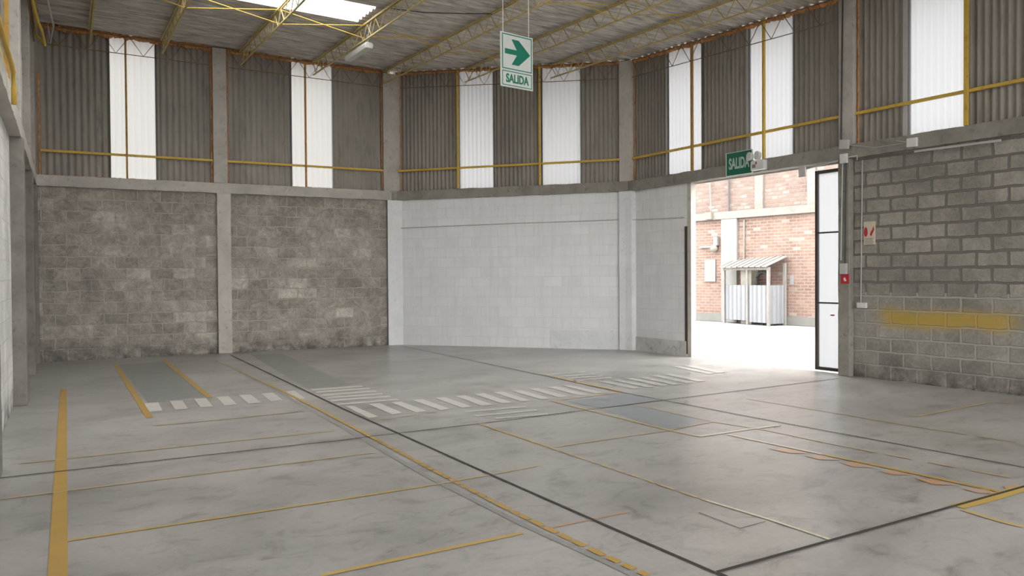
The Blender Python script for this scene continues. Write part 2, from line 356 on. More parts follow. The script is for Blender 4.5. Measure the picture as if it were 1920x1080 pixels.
# yellow lines
mark('wide_yellow_line', [[floor_at(*p) for p in ((113, 730), (125, 730), (127, 1080), (89, 1080))] , [floor_at(89, 1080), floor_at(127, 1080), Vector((floor_at(127, 1080).x - .02, .9, 0)), Vector((floor_at(89, 1080).x - .03, .9, 0))]], P_YELB, .004)
mark('yellow_line', strip([(216, 683), (281, 784)], .075), P_YELB, .004)
mark('yellow_line', strip([(308, 676), (394, 746)], .075), P_YELB, .004)
for pts, wd, mt in (([(38, 870), (300, 842), (627, 808)], .03, P_YELF), ([(0, 937), (125, 921), (400, 887), (704, 849)], .03, P_YELF), 
                    ([(125, 1015), (640, 937), (793, 913)], .032, P_YEL), ([(602, 1080), (980, 1000)], .04, P_YEL), ([(285, 799), (430, 786), (570, 771)], .03, P_YELF),
                    ([(901, 796), (1032, 840)], .03, P_YEL), ([(1032, 840), (1180, 818), (1238, 810), (1336, 791)], .03, P_YELF),
                    ([(1014, 701), (1165, 736), (1034, 752), (1250, 806), (1311, 819)], .045, P_YELF), ([(1040, 706), (1165, 735)], .05, P_YEL),
                    ([(1189, 759), (1336, 791), (1436, 807), (1540, 829)], .03, P_YELF), ([(1400, 748), (1560, 774), (1700, 798)], .025, P_YELF),
                    ([(1719, 781), (1854, 755), (1900, 757)], .035, P_YELF), ([(1806, 957), (1878, 979), (1920, 989)], .05, P_YELF), ([(793, 913), (930, 889), (1010, 874)], .025, P_YELF),
                    ([(1025, 992), (1180, 960)], .02, P_ORNG), ([(700, 790), (820, 772)], .02, P_YELF)):
    mark('yellow_line', strip(pts, wd), mt, .004)
mark('cream_line', strip([(1311, 819), (1400, 806), (1460, 798)], .05), P_CREAM, .0045, 'cream painted line')
mark('cream_line', strip([(1324, 939), (1440, 974), (1560, 1014)], .028), P_CREAM, .0045, 'cream painted line')
mark('cream_line', strip([(1364, 815), (1400, 823), (1540, 852)], .045), P_CREAM, .0045, 'cream painted line')
mark('yellow_line', strip([(1540, 852), (1679, 881), (1884, 925)], .05), P_YELB, .0045)
mark('yellow_line', strip([(1794, 951), (1850, 937), (1925, 914)], .10), P_YEL, .0045)
mark('dashed_yellow_line', dashes([(1032, 840), (1324, 939)], .03, .16, .05), P_YELF, .004)
mark('dashed_yellow_line', dashes([(1540, 829), (1599, 841), (1918, 901)], .028, .26, .12), P_YELF, .004)
mark('dashed_yellow_line', dashes([(1700, 798), (1920, 832)], .025, .3, .1), P_YELF, .004)
mark('painted_shadow_line', strip([(440, 690), (640, 800), (800, 893), (980, 984), (1140, 1056), (1190, 1080)], .05), P_DARK, .002)  # shadow line painted as a darker strip beside the dashed yellow line
mark('yellow_line', strip([(404, 676), (500, 719), (600, 769), (700, 822)], .035), P_YELF, .004)
mark('dashed_yellow_line', dashes([(500, 719), (600, 769), (700, 822), (820, 886), (940, 949), (1025, 991), (1140, 1046), (1215, 1080)], .05, .11, .035), P_YELB, .0045)
# white crossings
k5, k6 = 2.511, 2.4547
for q in (((680, 268), (745, 262), (765, 303), (700, 309)), ((800, 257), (858, 254), (885, 293), (825, 298)), ((915, 247), (970, 243), (1002, 282), (943, 287)), ((1020, 238), (1075, 234), (1116, 272), (1058, 278)),
          ((1125, 229), (1180, 226), (1228, 264), (1170, 269)), ((1230, 222), (1285, 217), (1332, 252), (1275, 258)), ((1335, 213), (1385, 208), (1437, 244), (1385, 250))):
    mark('white_crossing_bar', [zq(q, 0, 650, k5)], P_WHT, .003)
for q in (((360, 300), (400, 298), (515, 348), (470, 354)), ((470, 290), (520, 286), (625, 330), (578, 338)), ((575, 283), (620, 279), (738, 322), (690, 329)), ((672, 271), (718, 267), (845, 312), (800, 319)),
          ((775, 262), (820, 258), (944, 301), (900, 307)), ((868, 253), (912, 249), (1040, 292), (990, 298)), ((955, 244), (1000, 240), (1130, 282), (1085, 288)), ((1043, 236), (1085, 232), (1215, 273), (1172, 278)),
          ((1128, 229), (1170, 226), (1307, 264), (1262, 268)), ((1208, 220), (1248, 217), (1390, 254), (1345, 259)), ((1292, 212), (1332, 208), (1482, 246), (1438, 250)), ((1362, 205), (1400, 202), (1552, 238), (1510, 242))):
    mark('white_crossing_bar', [zq(q, 500, 640, k6)], P_WHT, .003)
for a, b in (((200, 222), (436, 204)), ((222, 233), (470, 214)), ((245, 247), (500, 227)), ((268, 259), (530, 239)), ((290, 272), (565, 251)), ((318, 289), (600, 265))):
    mark('white_stripe', [zq((a, b, (b[0] + 8, b[1] + 6), (a[0] + 10, a[1] + 6)), 500, 640, k6)], P_WHT, .003)
for a, b in (((915, 322), (1190, 298)), ((955, 342), (1240, 314))):
    mark('white_stripe', [zq((a, b, (b[0] + 8, b[1] + 6), (a[0] + 10, a[1] + 6)), 500, 640, k6)], P_WHTF, .003)
mark('white_stripe', [zq(((1050, 354), (1290, 332), (1300, 338), (1060, 359)), 500, 640, k6)], P_WHTF, .003)
for a, b in (((300, 152), (480, 139)), ((345, 163), (525, 149)), ((385, 172), (560, 157)), ((425, 182), (600, 165))):
    mark('worn_white_stripe', [zq((a, b, (b[0] + 8, b[1] + 4), (a[0] + 10, a[1] + 4)), 900, 640, k6)], P_WHTF, .003)
for x, y in ((548, 186), (610, 180), (672, 173), (732, 168), (790, 160), (845, 153), (890, 118), (935, 113)):
    mark('worn_white_crossing_bar', [zq(((x, y), (x + 30, y - 3), (x + 198, y + 30), (x + 160, y + 34)), 900, 640, k6)], P_WHTF, .003)
# faded orange chevron remains along the yellow diagonal
for q in (((100, 482), (190, 480), (290, 505), (200, 503)), ((270, 515), (350, 512), (440, 536), (340, 533)), ((440, 548), (520, 548), (600, 572), (500, 568)), ((620, 588), (700, 585), (775, 606), (690, 606)),
          ((790, 622), (880, 626), (985, 655), (880, 652)), ((1015, 672), (1110, 672), (1190, 694), (1090, 692)), ((1205, 658), (1270, 652), (1290, 668), (1230, 678))):
    mark('faded_orange_patch', [zq(q, 1400, 650, 2.5115)], P_ORNG, .0028)

# ------------------------------------------------------------------ walls below the ring beam
def masonry(name, W, s0, s1, mat, z1=Z_BOT + .02, n0=-.16):
    bm = bmesh.new(); W.box(bm, s0, s1, n0, 0, 0, z1); return structure(W.uvs(link(name, bm, mat)))
masonry('wall_left', LEFT, 0, 17.6, M_BLOCK_LEFT)
masonry('wall_left_rear', LEFT, 17.6, 23.4, M_BLOCK_LEFT_GREY)
masonry('wall_back', BACK, 0, 7.25, M_BLOCK_BACK)
masonry('wall_corner', CORN, 0, CORN.len, M_WHITEWALL)
masonry('wall_right_white', RIGHT, -.02, 1.70, M_WHITEWALL)
masonry('wall_right', RIGHT, 5.25, RIGHT_END, M_BLOCK_RIGHT)

# ring beam
def beam(W, s0, s1, n0=-.14, n1=.10, mat=M_CONC, name='beam'):
    bm = bmesh.new(); k = max(2, int((s1 - s0) / .12)); rnd = random.Random(int(s1 * 100))
    sec = [(n0, Z_BOT), (n1, Z_BOT), (n1, Z_TOP), (n0, Z_TOP)]; rings = []
    for i in range(k + 1):
        s = s0 + (s1 - s0) * i / k
        rings.append([bm.verts.new(W.P(s, n + rnd.uniform(-.004, .004), z + rnd.uniform(-.006, .006))) for n, z in sec])
    for A, B in zip(rings, rings[1:]):
        for j in range(4): bm.faces.new((A[j], A[(j + 1) % 4], B[(j + 1) % 4], B[j]))
    bm.faces.new(rings[0]); bm.faces.new(rings[-1][::-1]); bmesh.ops.recalc_face_normals(bm, faces=bm.faces)
    return structure(link(name, bm, mat))
beam(LEFT, 0, 23.2, -.14, .13, M_CONC_LT, 'beam_left'); beam(BACK, .1, 7.2, name='beam_back'); beam(CORN, .0, CORN.len, n1=.06, name='beam_corner', mat=M_CONC_DARK); beam(RIGHT, 0, RIGHT_END, n1=.09, name='beam_right', mat=M_CONC_DARK)

for pts in ([BACK.P(7.16, -.14), BACK.P(7.16, .10), CORN.P(.06, .06), CORN.P(.06, -.14)], [CORN.P(L_ - .06, -.14), CORN.P(L_ - .06, .06), RIGHT.P(.06, .09), RIGHT.P(.06, -.14)]):
    bm = bmesh.new(); prism(bm, [(p.x, p.y) for p in pts], Z_BOT - .004, Z_TOP + .003); bmesh.ops.recalc_face_normals(bm, faces=bm.faces); structure(link('beam_bend', bm, M_CONC_DARK))
# ------------------------------------------------------------------ columns
def column(W, s0, s1, n1, z0, z1, mat, label, group, n0=-.12, foot=False):
    bm = bmesh.new(); rnd = random.Random(int(s0 * 991 + z0)); k = max(3, int((z1 - z0) / .16)); rings = []
    for i in range(k + 1):
        z = z0 + (z1 - z0) * i / k; j = .0 if i in (0, k) else .004
        q = [(s0, n0), (s1, n0), (s1, n1), (s0, n1)]
        rings.append([bm.verts.new(W.P(s + rnd.uniform(-j, j), n + rnd.uniform(-j, j), z)) for s, n in q])
    for A, B in zip(rings, rings[1:]):
        for j in range(4): bm.faces.new((A[j], A[(j + 1) % 4], B[(j + 1) % 4], B[j]))
    bm.faces.new(rings[0]); bm.faces.new(rings[-1][::-1]); bmesh.ops.recalc_face_normals(bm, faces=bm.faces)
    o = link('concrete_column', bm, mat); bevel(o, .012, 2); return tag(o, label, 'column', group)
GL, GU = 'columns below the ring beam', 'columns above the ring beam'
def rz(W, s, n=0): p = W.P(s, n); return roof_z(p.x, p.y) - .01
column(BACK, 3.375, 3.655, .10, 0, Z_BOT, M_CONC_LT, 'pale concrete column between the two grey block bays of the back wall', GL)
column(BACK, 3.32, 3.60, .09, Z_TOP, rz(BACK, 3.45), M_CONC, 'upper concrete column between the two back wall cladding bays', GU)
# corner columns where the wall turns
def poly_column(pts, z0, z1, mat, label, group):
    bm = bmesh.new(); prism(bm, pts, z0, z1); bmesh.ops.recalc_face_normals(bm, faces=bm.faces)
    o = link('concrete_column', bm, mat); bevel(o, .01, 2); return tag(o, label, 'column', group)
def xy(v): return (v.x, v.y)
A1 = xy(BACK.P(7.10, -.1)); A2 = xy(BACK.P(7.10, .09)); A3 = xy(CORN.P(.03, .09)); A4 = xy(CORN.P(.16, .0)); A5 = xy(CORN.P(.16, -.12))
bm = bmesh.new(); prism(bm, [A1, A2, A3, A4, A5], 0, Z_BOT)
bmesh.ops.recalc_face_normals(bm, faces=bm.faces)
for f in bm.faces:
    if f.normal.dot(BACK.t) < -.5: f.material_index = 1  # left side face takes the darker concrete colour
tag(bevel(link('concrete_column', bm, [M_WHITECOL, M_CONC_DARK]), .008), 'white painted column where the grey wall meets the white wall', 'column', GL)
poly_column([xy(BACK.P(7.02, -.1)), xy(BACK.P(7.02, .09)), xy(CORN.P(.0, .08)), xy(CORN.P(.12, -.04)), xy(CORN.P(.12, -.12))], Z_TOP, 6.33, M_CONC, 'upper concrete column at the bend above the white column', GU)
L0 = CORN.len
poly_column([xy(CORN.P(L0 - .17, -.1)), xy(CORN.P(L0 - .17, .075)), xy(CORN.P(L0 - .03, .09)), xy(RIGHT.P(.17, .09)), xy(RIGHT.P(.20, 0)), xy(RIGHT.P(.20, -.1))], 0, Z_BOT, M_WHITECOL, 'white painted column at the bend of the white wall', GL)
poly_column([xy(CORN.P(L0 - .16, -.1)), xy(CORN.P(L0 - .16, .07)), xy(CORN.P(L0 - .03, .085)), xy(RIGHT.P(.14, .085)), xy(RIGHT.P(.17, -.1))], Z_TOP, 6.15, M_CONC_LT, 'upper concrete column above the bend of the white wall', GU)
column(RIGHT, 5.06, 5.26, .10, 0, Z_BOT, M_CONC_DARK, 'dirty concrete column on the right of the open doorway', GL)
column(RIGHT, 5.06, 5.32, .09, Z_TOP, rz(RIGHT, 5.1) + .02, M_CONC, 'upper concrete column over the doorway side with conduit boxes', GU)
M_CONC_LEFT = speck('dark_left_concrete', (.15, .14, .125), (.24, .225, .2), 2.2, .9, (.09, .085, .075), 9, .45)  # darker concrete colour for the lower left columns
for y0, y1, n1, m_, lb, lu in ((11.4, 11.75, .15, M_CONC_LEFT, 'dark concrete column at the end of the white left wall', 'upper column over the end of the white left wall'),
                           (14.85, 15.15, .14, M_CONC_LEFT, 'second concrete column along the left wall from the camera', 'upper column second along the left wall'),
                           (16.85, 17.15, .14, M_CONC_LEFT, 'concrete column in the back left corner of the hall', 'upper column in the back left corner of the hall'),
                           (7.3, 7.55, .12, M_CONC_LEFT, 'nearest column of the left wall at the picture edge', 'nearest upper column of the left wall')):
    column(LEFT, y0 + 6, y1 + 6, n1, 0, Z_BOT, m_, lb, GL)
    column(LEFT, y0 + 6 - .02, y1 + 6 + .02, n1 - .02, Z_TOP, roof_z(-.5, y0) - .02, M_CONC, lu, GU)

# ------------------------------------------------------------------ corrugated cladding and fibreglass sheets above the beam
PITCH_C = .118
def corr(name, W, s0, s1, mat, n=-.035, z0=Z_TOP - .03, dz=.02, step=8, AMP=.019):
    PC = PITCH_C if W is BACK or W is LEFT else .097
    bm = bmesh.new(); k = max(4, int((s1 - s0) / PC * step)); prev = None
    for i in range(k + 1):
        s = s0 + (s1 - s0) * i / k; nn = n + AMP * math.cos(2 * math.pi * s / PC); p = W.P(s, nn)
        cur = [bm.verts.new((p.x, p.y, z0)), bm.verts.new((p.x, p.y, roof_z(p.x, p.y) + dz))]
        if prev: bm.faces.new((prev[0], cur[0], cur[1], prev[1]))
        prev = cur
    for f in bm.faces: f.smooth = True
    return link(name, bm, mat)
winno = [0]
def bay(W, s0, s1, wins, side, wmat):
    segs = []; s = s0
    for a, b in wins: segs.append((s, a, 0)); segs.append((a, b, 1)); s = b
    segs.append((s, s1, 0))
    for a, b, wn in segs:
        if b - a < .02: continue
        if wn:
            winno[0] += 1; structure(corr('window_%d' % winno[0], W, a, b, wmat, AMP=.009))
        else: structure(corr('wall_%s_cladding' % side, W, a - .04, b + .04, M_CLAD, n=-.045))
bay(BACK, .1, 3.46, [(1.376, 2.27)], 'back', M_FIBRE)
bay(BACK, 3.46, 7.15, [(4.925, 5.895)], 'back', M_FIBRE)
bay(CORN, .0, L0 + .05, [(1.57, 2.45), (3.53, 4.445)], 'corner', M_FIBRE_R)
bay(RIGHT, -.05, 5.19, [(1.14, 2.09), (3.19, 4.145)], 'right', M_FIBRE_R)
bay(RIGHT, 5.19, RIGHT_END, [(6.11, 6.95), (8.6, 9.5), (12, 12.9), (14.6, 15.5)], 'right', M_FIBRE_R)
bay(LEFT, 0, 23.3, [(4.0, 5.0), (8, 9), (13.55, 16.28)], 'left', M_FIBRE_R)
# pale grey lap strips beside some sheets
def lap(W, s, wd, label):
    bm = bmesh.new(); W.box(bm, s - wd, s, -.03, -.018, Z_TOP, rz(W, s)); return tag(link('lap_strip', bm, M_GREYPL), label, 'flashing strip', 'pale flashing strips beside the fibreglass sheets')
lap(RIGHT, 6.11, .07, 'pale flashing on the edge of the tall window right of the doorway column')
lap(RIGHT, 3.19, .05, 'pale flashing on the edge of the window above the doorway'); lap(RIGHT, 1.14, .05, 'pale flashing on the edge of the first window past the bend')
lap(CORN, 3.53, .05, 'pale flashing on the edge of the window right of the hanging sign')

# horizontal yellow rails and vertical posts
def rail(W, s0, s1, label, z=4.075, n=.03, mat=M_YEL, h=.045):
    bm = bmesh.new(); bar(bm, W.P(s0, n, z), W.P(s1, n, z), .045, h); return tag(bevel(link('yellow_rail', bm, mat), .003), label, 'rail', 'yellow horizontal rails of the cladding')
rail(BACK, .22, 3.33, 'yellow rail across the left bay of the back wall'); rail(BACK, 3.60, 7.03, 'yellow rail across the second bay of the back wall')
rail(CORN, .08, L0 - .15, 'yellow rail across the bay above the white wall'); rail(RIGHT, .13, 5.06, 'yellow rail across the bay above the doorway')
rail(RIGHT, 5.32, RIGHT_END, 'yellow rail right of the doorway column'); rail(LEFT, 2, 23.1, 'yellow rail along the upper left wall', n=.0)
def post(W, s, label, mat=M_YEL, wd=.04, n=.012, z0=Z_TOP, dz=0):
    bm = bmesh.new(); bar(bm, W.P(s, n, z0), W.P(s, n, rz(W, s) + dz), wd, .05, up=W.n); return tag(bevel(link('steel_post', bm, mat), .003), label, 'post', 'slim steel posts of the cladding')
post(BACK, 1.70, 'rusty post in front of the leftmost back window', M_ORANGEST, .038, .080); post(BACK, 5.24, 'rusty yellow post in front of the second back window', M_ORANGEST, .038, .080)
post(CORN, 1.60, 'yellow post on the edge of the window left of the hanging sign', n=.080); post(CORN, 3.53, 'yellow post on the edge of the window right of the hanging sign', n=.080)
post(RIGHT, 1.915, 'rusty yellow post in the first window past the bend', M_ORANGEST, n=.080); post(RIGHT, 3.612, 'yellow post in the window over the green exit sign', n=.080)
post(RIGHT, 6.99, 'yellow post on the edge of the tall window at the right', M_YEL, .05, n=.080)
post(LEFT, 16.7, 'rusty yellow post beside the end window of the left wall', M_ORANGEST, .05, n=.03)

# strips of old foam filler along the eaves and column edges
trimno = [0]
def foam(pts, r, label, mat=M_FOAM):
    bm = bmesh.new(); a, b = Vector(pts[0]), Vector(pts[1]); L = (b - a).length; k = max(6, int(L / .035)); rnd = random.Random(int(L * 997 + a.x * 31))
    P = []; R = []
    for i in range(k + 1):
        t = i / k; P.append(a.lerp(b, t) + Vector((rnd.uniform(-1, 1), rnd.uniform(-1, 1), rnd.uniform(-1, 1))) * r * .28); R.append(r * rnd.uniform(.55, 1.2))
    tube(bm, P, R, 6); trimno[0] += 1; return structure(link('trim_%d' % trimno[0], bm, mat))
def eave_foam(W, s0, s1, r, label): return foam((W.P(s0, -.0, rz(W, s0) - .02), W.P(s1, -.0, rz(W, s1) - .02)), r, label)
eave_foam(BACK, .2, 3.32, .062, 'lumpy orange foam under the eave of the left back bay'); eave_foam(BACK, 3.62, 7.0, .056, 'lumpy orange foam under the eave of the second back bay')
eave_foam(CORN, .1, L0 - .15, .044, 'orange foam under the eave above the white wall'); eave_foam(RIGHT, .15, 5.05, .044, 'orange foam under the eave above the doorway')
def edge_foam(W, s, label, r=.016, z1=None): return foam((W.P(s, .01, Z_TOP), W.P(s, .01, z1 or rz(W, s) - .05)), r, label)
edge_foam(BACK, .20, 'thin orange seam at the left end of the back wall cladding', .018, 5.6); edge_foam(BACK, 3.30, 'orange seam left of the back wall upper column', .02); edge_foam(BACK, 3.62, 'orange seam right of the back wall upper column', .013)
edge_foam(BACK, 7.0, 'orange seam left of the bend column', .016); edge_foam(CORN, .14, 'orange seam right of the bend column', .012)
edge_foam(RIGHT, .19, 'orange seam beside the upper column past the white wall', .015); edge_foam(RIGHT, 5.35, 'orange seam right of the upper column by the doorway', .018)
for s0, s1, W, lb in ((.25, 3.2, BACK, 'crumbly orange foam along the ledge of the left back bay'), (3.7, 6.9, BACK, 'thin orange foam along the ledge of the second back bay')):
    foam((W.P(s0, .0, Z_TOP + .005), W.P(s1, .0, Z_TOP + .005)), .014, lb)

# thin brown lattice trusses hanging along the eaves
def eave_truss(W, s0, s1, label, depth=.40, n=.13, off=.05, mat=M_RUSTST):
    root = tag(empty('eave_truss', W.P(s0, n, rz(W, s0) - depth)), label, 'truss', 'thin brown trusses along the eaves'); o = root.location
    def L(s, d): p = W.P(s, n); return Vector((p.x, p.y, roof_z(p.x, p.y) - d)) - o
    bm = bmesh.new(); tube(bm, [L(s0, off), L(s1, off)], .010, 6); link('top_chord', bm, mat, root)
    bm = bmesh.new(); tube(bm, [L(s0, depth), L(s1, depth)], .008, 6); link('bottom_chord', bm, mat, root)
    k = max(2, round((s1 - s0) / .46)); st = (s1 - s0) / k
    for i in range(k):
        bm = bmesh.new(); tube(bm, [L(s0 + st * i, off), L(s0 + st * (i + .5), depth), L(s0 + st * (i + 1), off)], .008, 6); link('web_rod', bm, mat, root)
    return root
eave_truss(BACK, .3, 3.25, 'brown lattice truss under the eave of the left back bay'); eave_truss(BACK, 3.65, 7.0, 'brown lattice truss under the eave of the second back bay')
eave_truss(CORN, .2, L0 - .2, 'brown lattice truss under the eave above the white wall'); eave_truss(RIGHT, .25, 5.0, 'brown lattice truss under the eave above the doorway')
eave_truss(LEFT, 14, 23, 'lattice truss along the eave of the left wall')

# ------------------------------------------------------------------ roof
SKY = [(1.76, 4.68, 12.60, 13.56), (-.3, 4.4, 8.0, 10.2), (4.9, 6.2, 7.4, 9.3), (-.3, 10.3, -5, -2.6)]  # first skylight is visible; the unseen others are added to brighten the hall
RP, RA = .177, .022
def roof_sheet(bm, x0, x1, y0, y1):
    k = max(2, int(round((y1 - y0) / RP * 6))); prev = None
    for i in range(k + 1):
        y = y0 + (y1 - y0) * i / k; d = .03 + RA * math.cos(2 * math.pi * y / RP)
        cur = [bm.verts.new((x0, y, roof_z(x0, y) + d)), bm.verts.new((x1, y, roof_z(x1, y) + d))]
        if prev: bm.faces.new((prev[0], prev[1], cur[1], cur[0]))
        prev = cur
bm = bmesh.new(); YB0, YB1, XA, XB = -6, 17.6, -1.0, 11.3
ys = sorted({YB0, YB1} | {v for q in SKY for v in q[2:]})
for y0, y1 in zip(ys, ys[1:]):
    xs = [XA]
    for q in sorted(SKY):
        if q[2] <= y0 and q[3] >= y1: xs += [q[0], q[1]]
    xs.append(XB)
    for x0, x1 in zip(xs[::2], xs[1::2]): roof_sheet(bm, x0, x1, y0, y1)
for f in bm.faces: f.smooth = True
structure(link('ceiling', bm, M_CEIL))
for q in SKY:
    bm = bmesh.new(); roof_sheet(bm, q[0] - .03, q[1] + .03, q[2] - .04, q[3] + .04)
    for v in bm.verts: v.co.z += .03
    winno[0] += 1; structure(link('window_%d' % winno[0], bm, M_SKYL))

# roof joists: yellow steel lattice, all along the length of the hall
def joist(x, y0, y1, label, depth=.31, top=.035):
    root = tag(empty('roof_joist', (x, y1, roof_z(x, y1) - depth)), label, 'roof joist', 'yellow lattice roof joists'); o = root.location
    def L(y, d, dx=0): return Vector((x + dx, y, roof_z(x, y) - d)) - o
    bm = bmesh.new(); bar(bm, L(y0, top, -.022), L(y1, top, -.022), .022, .03); bar(bm, L(y0, top, .022), L(y1, top, .022), .022, .03); link('top_chord', bm, M_YELTRUSS, root)
    bm = bmesh.new(); bar(bm, L(y0, depth), L(y1, depth), .03, .022); link('bottom_chord', bm, M_YELTRUSS, root)
    k = round((y1 - y0) / .44); st = (y1 - y0) / k; bm = bmesh.new()
    for i in range(k): tube(bm, [L(y0 + st * i, top + .012), L(y0 + st * (i + .5), depth), L(y0 + st * (i + 1), top + .012)], .009, 6)
    link('web', bm, M_YELTRUSS, root)
    # tie wire that holds the sheets
    bm = bmesh.new(); n = int((y1 - y0) / .09); rr = random.Random(int(x * 100))
    tube(bm, [L(y0 + (y1 - y0) * i / n, top - .028 - (.035 * rr.random() if i % 2 else 0), .03 + rr.uniform(-.012, .012)) for i in range(n + 1)], .004, 4); link('tie_wire', bm, M_DARKST, root)
    return root
# how far each joist runs before it meets a wall
def yend(x):
    if x < 6.6: return 16.9
    return 16.82 - (x - 6.70) * (16.82 - 12.80) / (10.36 - 6.70) - .10
NAMES = ['faint yellow roof joist above the leftmost back window', 'yellow lattice roof joist reaching the middle of the left back bay', 'yellow lattice roof joist crossing the bright skylight',
         'yellow lattice roof joist holding the white tube lamp', 'yellow lattice roof joist that ends at the bend column', 'yellow lattice roof joist behind the hanging arrow sign', 'yellow lattice roof joist nearest the doorway wall']
JX = [.45, 1.73, 3.25, 4.80, 6.40, 7.85, 9.20]
for x, nm in zip(JX, NAMES): joist(x, -6, yend(x), nm)
joist(-.42, -6, 16.8, 'yellow roof joist tight against the left wall')

# crossed sway rods between neighbouring joists
def sway(xa, xb, y, label, dy=0):
    root = tag(empty('sway_rods', (xa, y, roof_z(xa, y) - .3)), label, 'brace', 'crossed sway rods between roof joists'); o = root.location
    for (a, da), (b, db) in (((xa, .30), (xb, .05)), ((xa, .05), (xb, .30))):
        bm = bmesh.new(); tube(bm, [Vector((a, y, roof_z(a, y) - da)) - o, Vector((b, y + dy, roof_z(b, y + dy) - db)) - o], .0075, 6); link('rod', bm, M_YEL, root)
B = ['first', 'second', 'third', 'fourth', 'fifth', 'sixth']
NS = ['crossed yellow rods above the leftmost back window', 'crossed yellow rods left of the skylight', 'crossed yellow rods under the near edge of the bright skylight', 'crossed yellow rods right of the tube lamp', 'crossed yellow rods left of the hanging sign', 'crossed yellow rods nearest the doorway wall']
for i in range(6):
    if JX[i + 1] < 9: sway(JX[i], JX[i + 1], 13.28 if i == 3 else 13.45, NS[i])
sway(6.40, 7.85, 9.9, 'crossed yellow rods high above the hanging sign'); sway(7.85, 9.20, 9.6, 'crossed yellow rods right above the hanging sign')

bm = bmesh.new(); tube(bm, [Vector((x, y, roof_z(x, y) - d)) for x, y, d in ((4.85, 12.3, .04), (5.3, 12.0, .10), (5.9, 11.7, .09), (6.37, 11.5, .06))], .008, 6)
tag(link('roof_cable', bm, M_BLACK), 'thin black cable between two joists under the roof', 'cable')
# tube lamp under the fourth joist
lp = tag(empty('tube_lamp', (4.83, 13.35, 5.86)), 'white fluorescent tube lamp hanging under a roof joist beside the skylight', 'lamp')
bm = bmesh.new(); sec = [(-.08, 0), (-.065, -.075), (.065, -.075), (.08, 0), (.06, .025), (-.06, .025)]
A = [bm.verts.new((x, 0, z)) for x, z in sec]; Bv = [bm.verts.new((x, 1.22, z + .05)) for x, z in sec]
for i in range(6): bm.faces.new((A[i], A[(i + 1) % 6], Bv[(i + 1) % 6], Bv[i]))
bm.faces.new(A); bm.faces.new(Bv[::-1]); bmesh.ops.recalc_face_normals(bm, faces=bm.faces); bevel(link('diffuser', bm, M_LAMP, lp), .01)
bm = bmesh.new(); bar(bm, (0, .02, .03), (0, 1.2, .08), .10, .02); link('housing', bm, M_GREYPL, lp)
for y in (.1, 1.1):
    bm = bmesh.new(); tube(bm, [(0, y, .03), (-.01, y, .20)], .005, 6); link('hanger', bm, M_CABLE, lp)
bm = bmesh.new(); P = [Vector((0, .1, .06)), Vector((-.02, -.05, .22)), Vector((-.03, -.25, .42)), Vector((-.02, -.9, .34)), Vector((-.01, -1.5, .42))]
tube(bm, P, .009, 6); link('power_cord', bm, M_WHITEPL, lp)

# curved yellow pipe and bits at the left edge
bm = bmesh.new(); pts = []
for px, py in ((-40, -60), (-12, 10), (0, 50), (10, 85), (21, 118), (24.5, 135), (26, 165), (26.5, 196)):
    r = ray(px, py); k = -.42 / r.x; pts.append(Vector((-.42, r.y * k, EYE + r.z * k)))
tube(bm, pts, .024, 8); tag(link('bent_pipe', bm, M_YEL, smooth=True), 'bent yellow pipe at the top left edge resting on the beam', 'pipe')
bm = bmesh.new(); tube(bm, [(-.42, 14.2, 6.05), (-.34, 14.4, 5.72), (-.30, 14.6, 5.66), (-.26, 15.0, 5.52), (-.40, 15.25, 5.75)], .022, 6); tag(link('yellow_hose', bm, M_YEL), 'drooping yellow hose at the top of the left wall', 'hose')
bm = bmesh.new(); tube(bm, [(-.30, 14.0, 6.30), (-.22, 14.6, 6.2), (-.14, 15.4, 5.98), (-.2, 16.2, 5.9), (-.24, 16.6, 6.3)], .016, 6); tag(link('drooping_cable', bm, M_CONC_LT), 'grey cable drooping in the upper left corner of the roof', 'cable')

# ------------------------------------------------------------------ text helper
def text_mesh(body, size, parent, mat, loc, rot, name='lettering', depth=.002, spacing=1.0, xs=1.0):
    cu = bpy.data.curves.new('t', 'FONT'); cu.body = body; cu.size = size; cu.extrude = depth; cu.align_x = 'CENTER'; cu.align_y = 'CENTER'; cu.space_character = spacing; cu.offset = size * .028
    t = bpy.data.objects.new('t', cu); COL.objects.link(t); dg = bpy.context.evaluated_depsgraph_get()
    me = bpy.data.meshes.new_from_object(t.evaluated_get(dg)); bpy.data.objects.remove(t); me.materials.clear(); me.materials.append(mat)
    for v in me.vertices: v.co.x *= xs
    o = bpy.data.objects.new(name, me); COL.objects.link(o); o.parent = parent; o.location = loc; o.rotation_euler = rot; return o

# ------------------------------------------------------------------ hanging arrow sign
D = 8.0
def at_depth(px, py, dist):
    r = ray(px, py); return Vector((0, 0, EYE)) + r * dist          # ray has unit forward length
sl = at_depth(938, 58, D); sb = at_depth(938, 160, D); sr = at_depth(998, 68, D * 1.033)
hx = Vector((sr.x - sl.x, sr.y - sl.y, 0)); SW = hx.length; SH = sl.z - sb.z; ang = math.atan2(hx.y, hx.x)
sg = tag(empty('hanging_exit_sign', (sl.x + hx.x / 2, sl.y + hx.y / 2, (sl.z + sb.z) / 2)), 'white and green hanging arrow sign reading SALIDA', 'sign'); sg.rotation_euler = (0, 0, ang)
def sbox(parent, x0, x1, z0, z1, y0, y1, mat, name):
    bm = bmesh.new(); prism(bm, [(x0, y0), (x1, y0), (x1, y1), (x0, y1)], z0, z1); return link(name, bm, mat, parent)
hw, hh = SW / 2, SH / 2; zs = -hh + SH * .31
bevel(sbox(sg, -hw, hw, -hh, hh, -.008, .008, M_SIGNW, 'board'), .002)
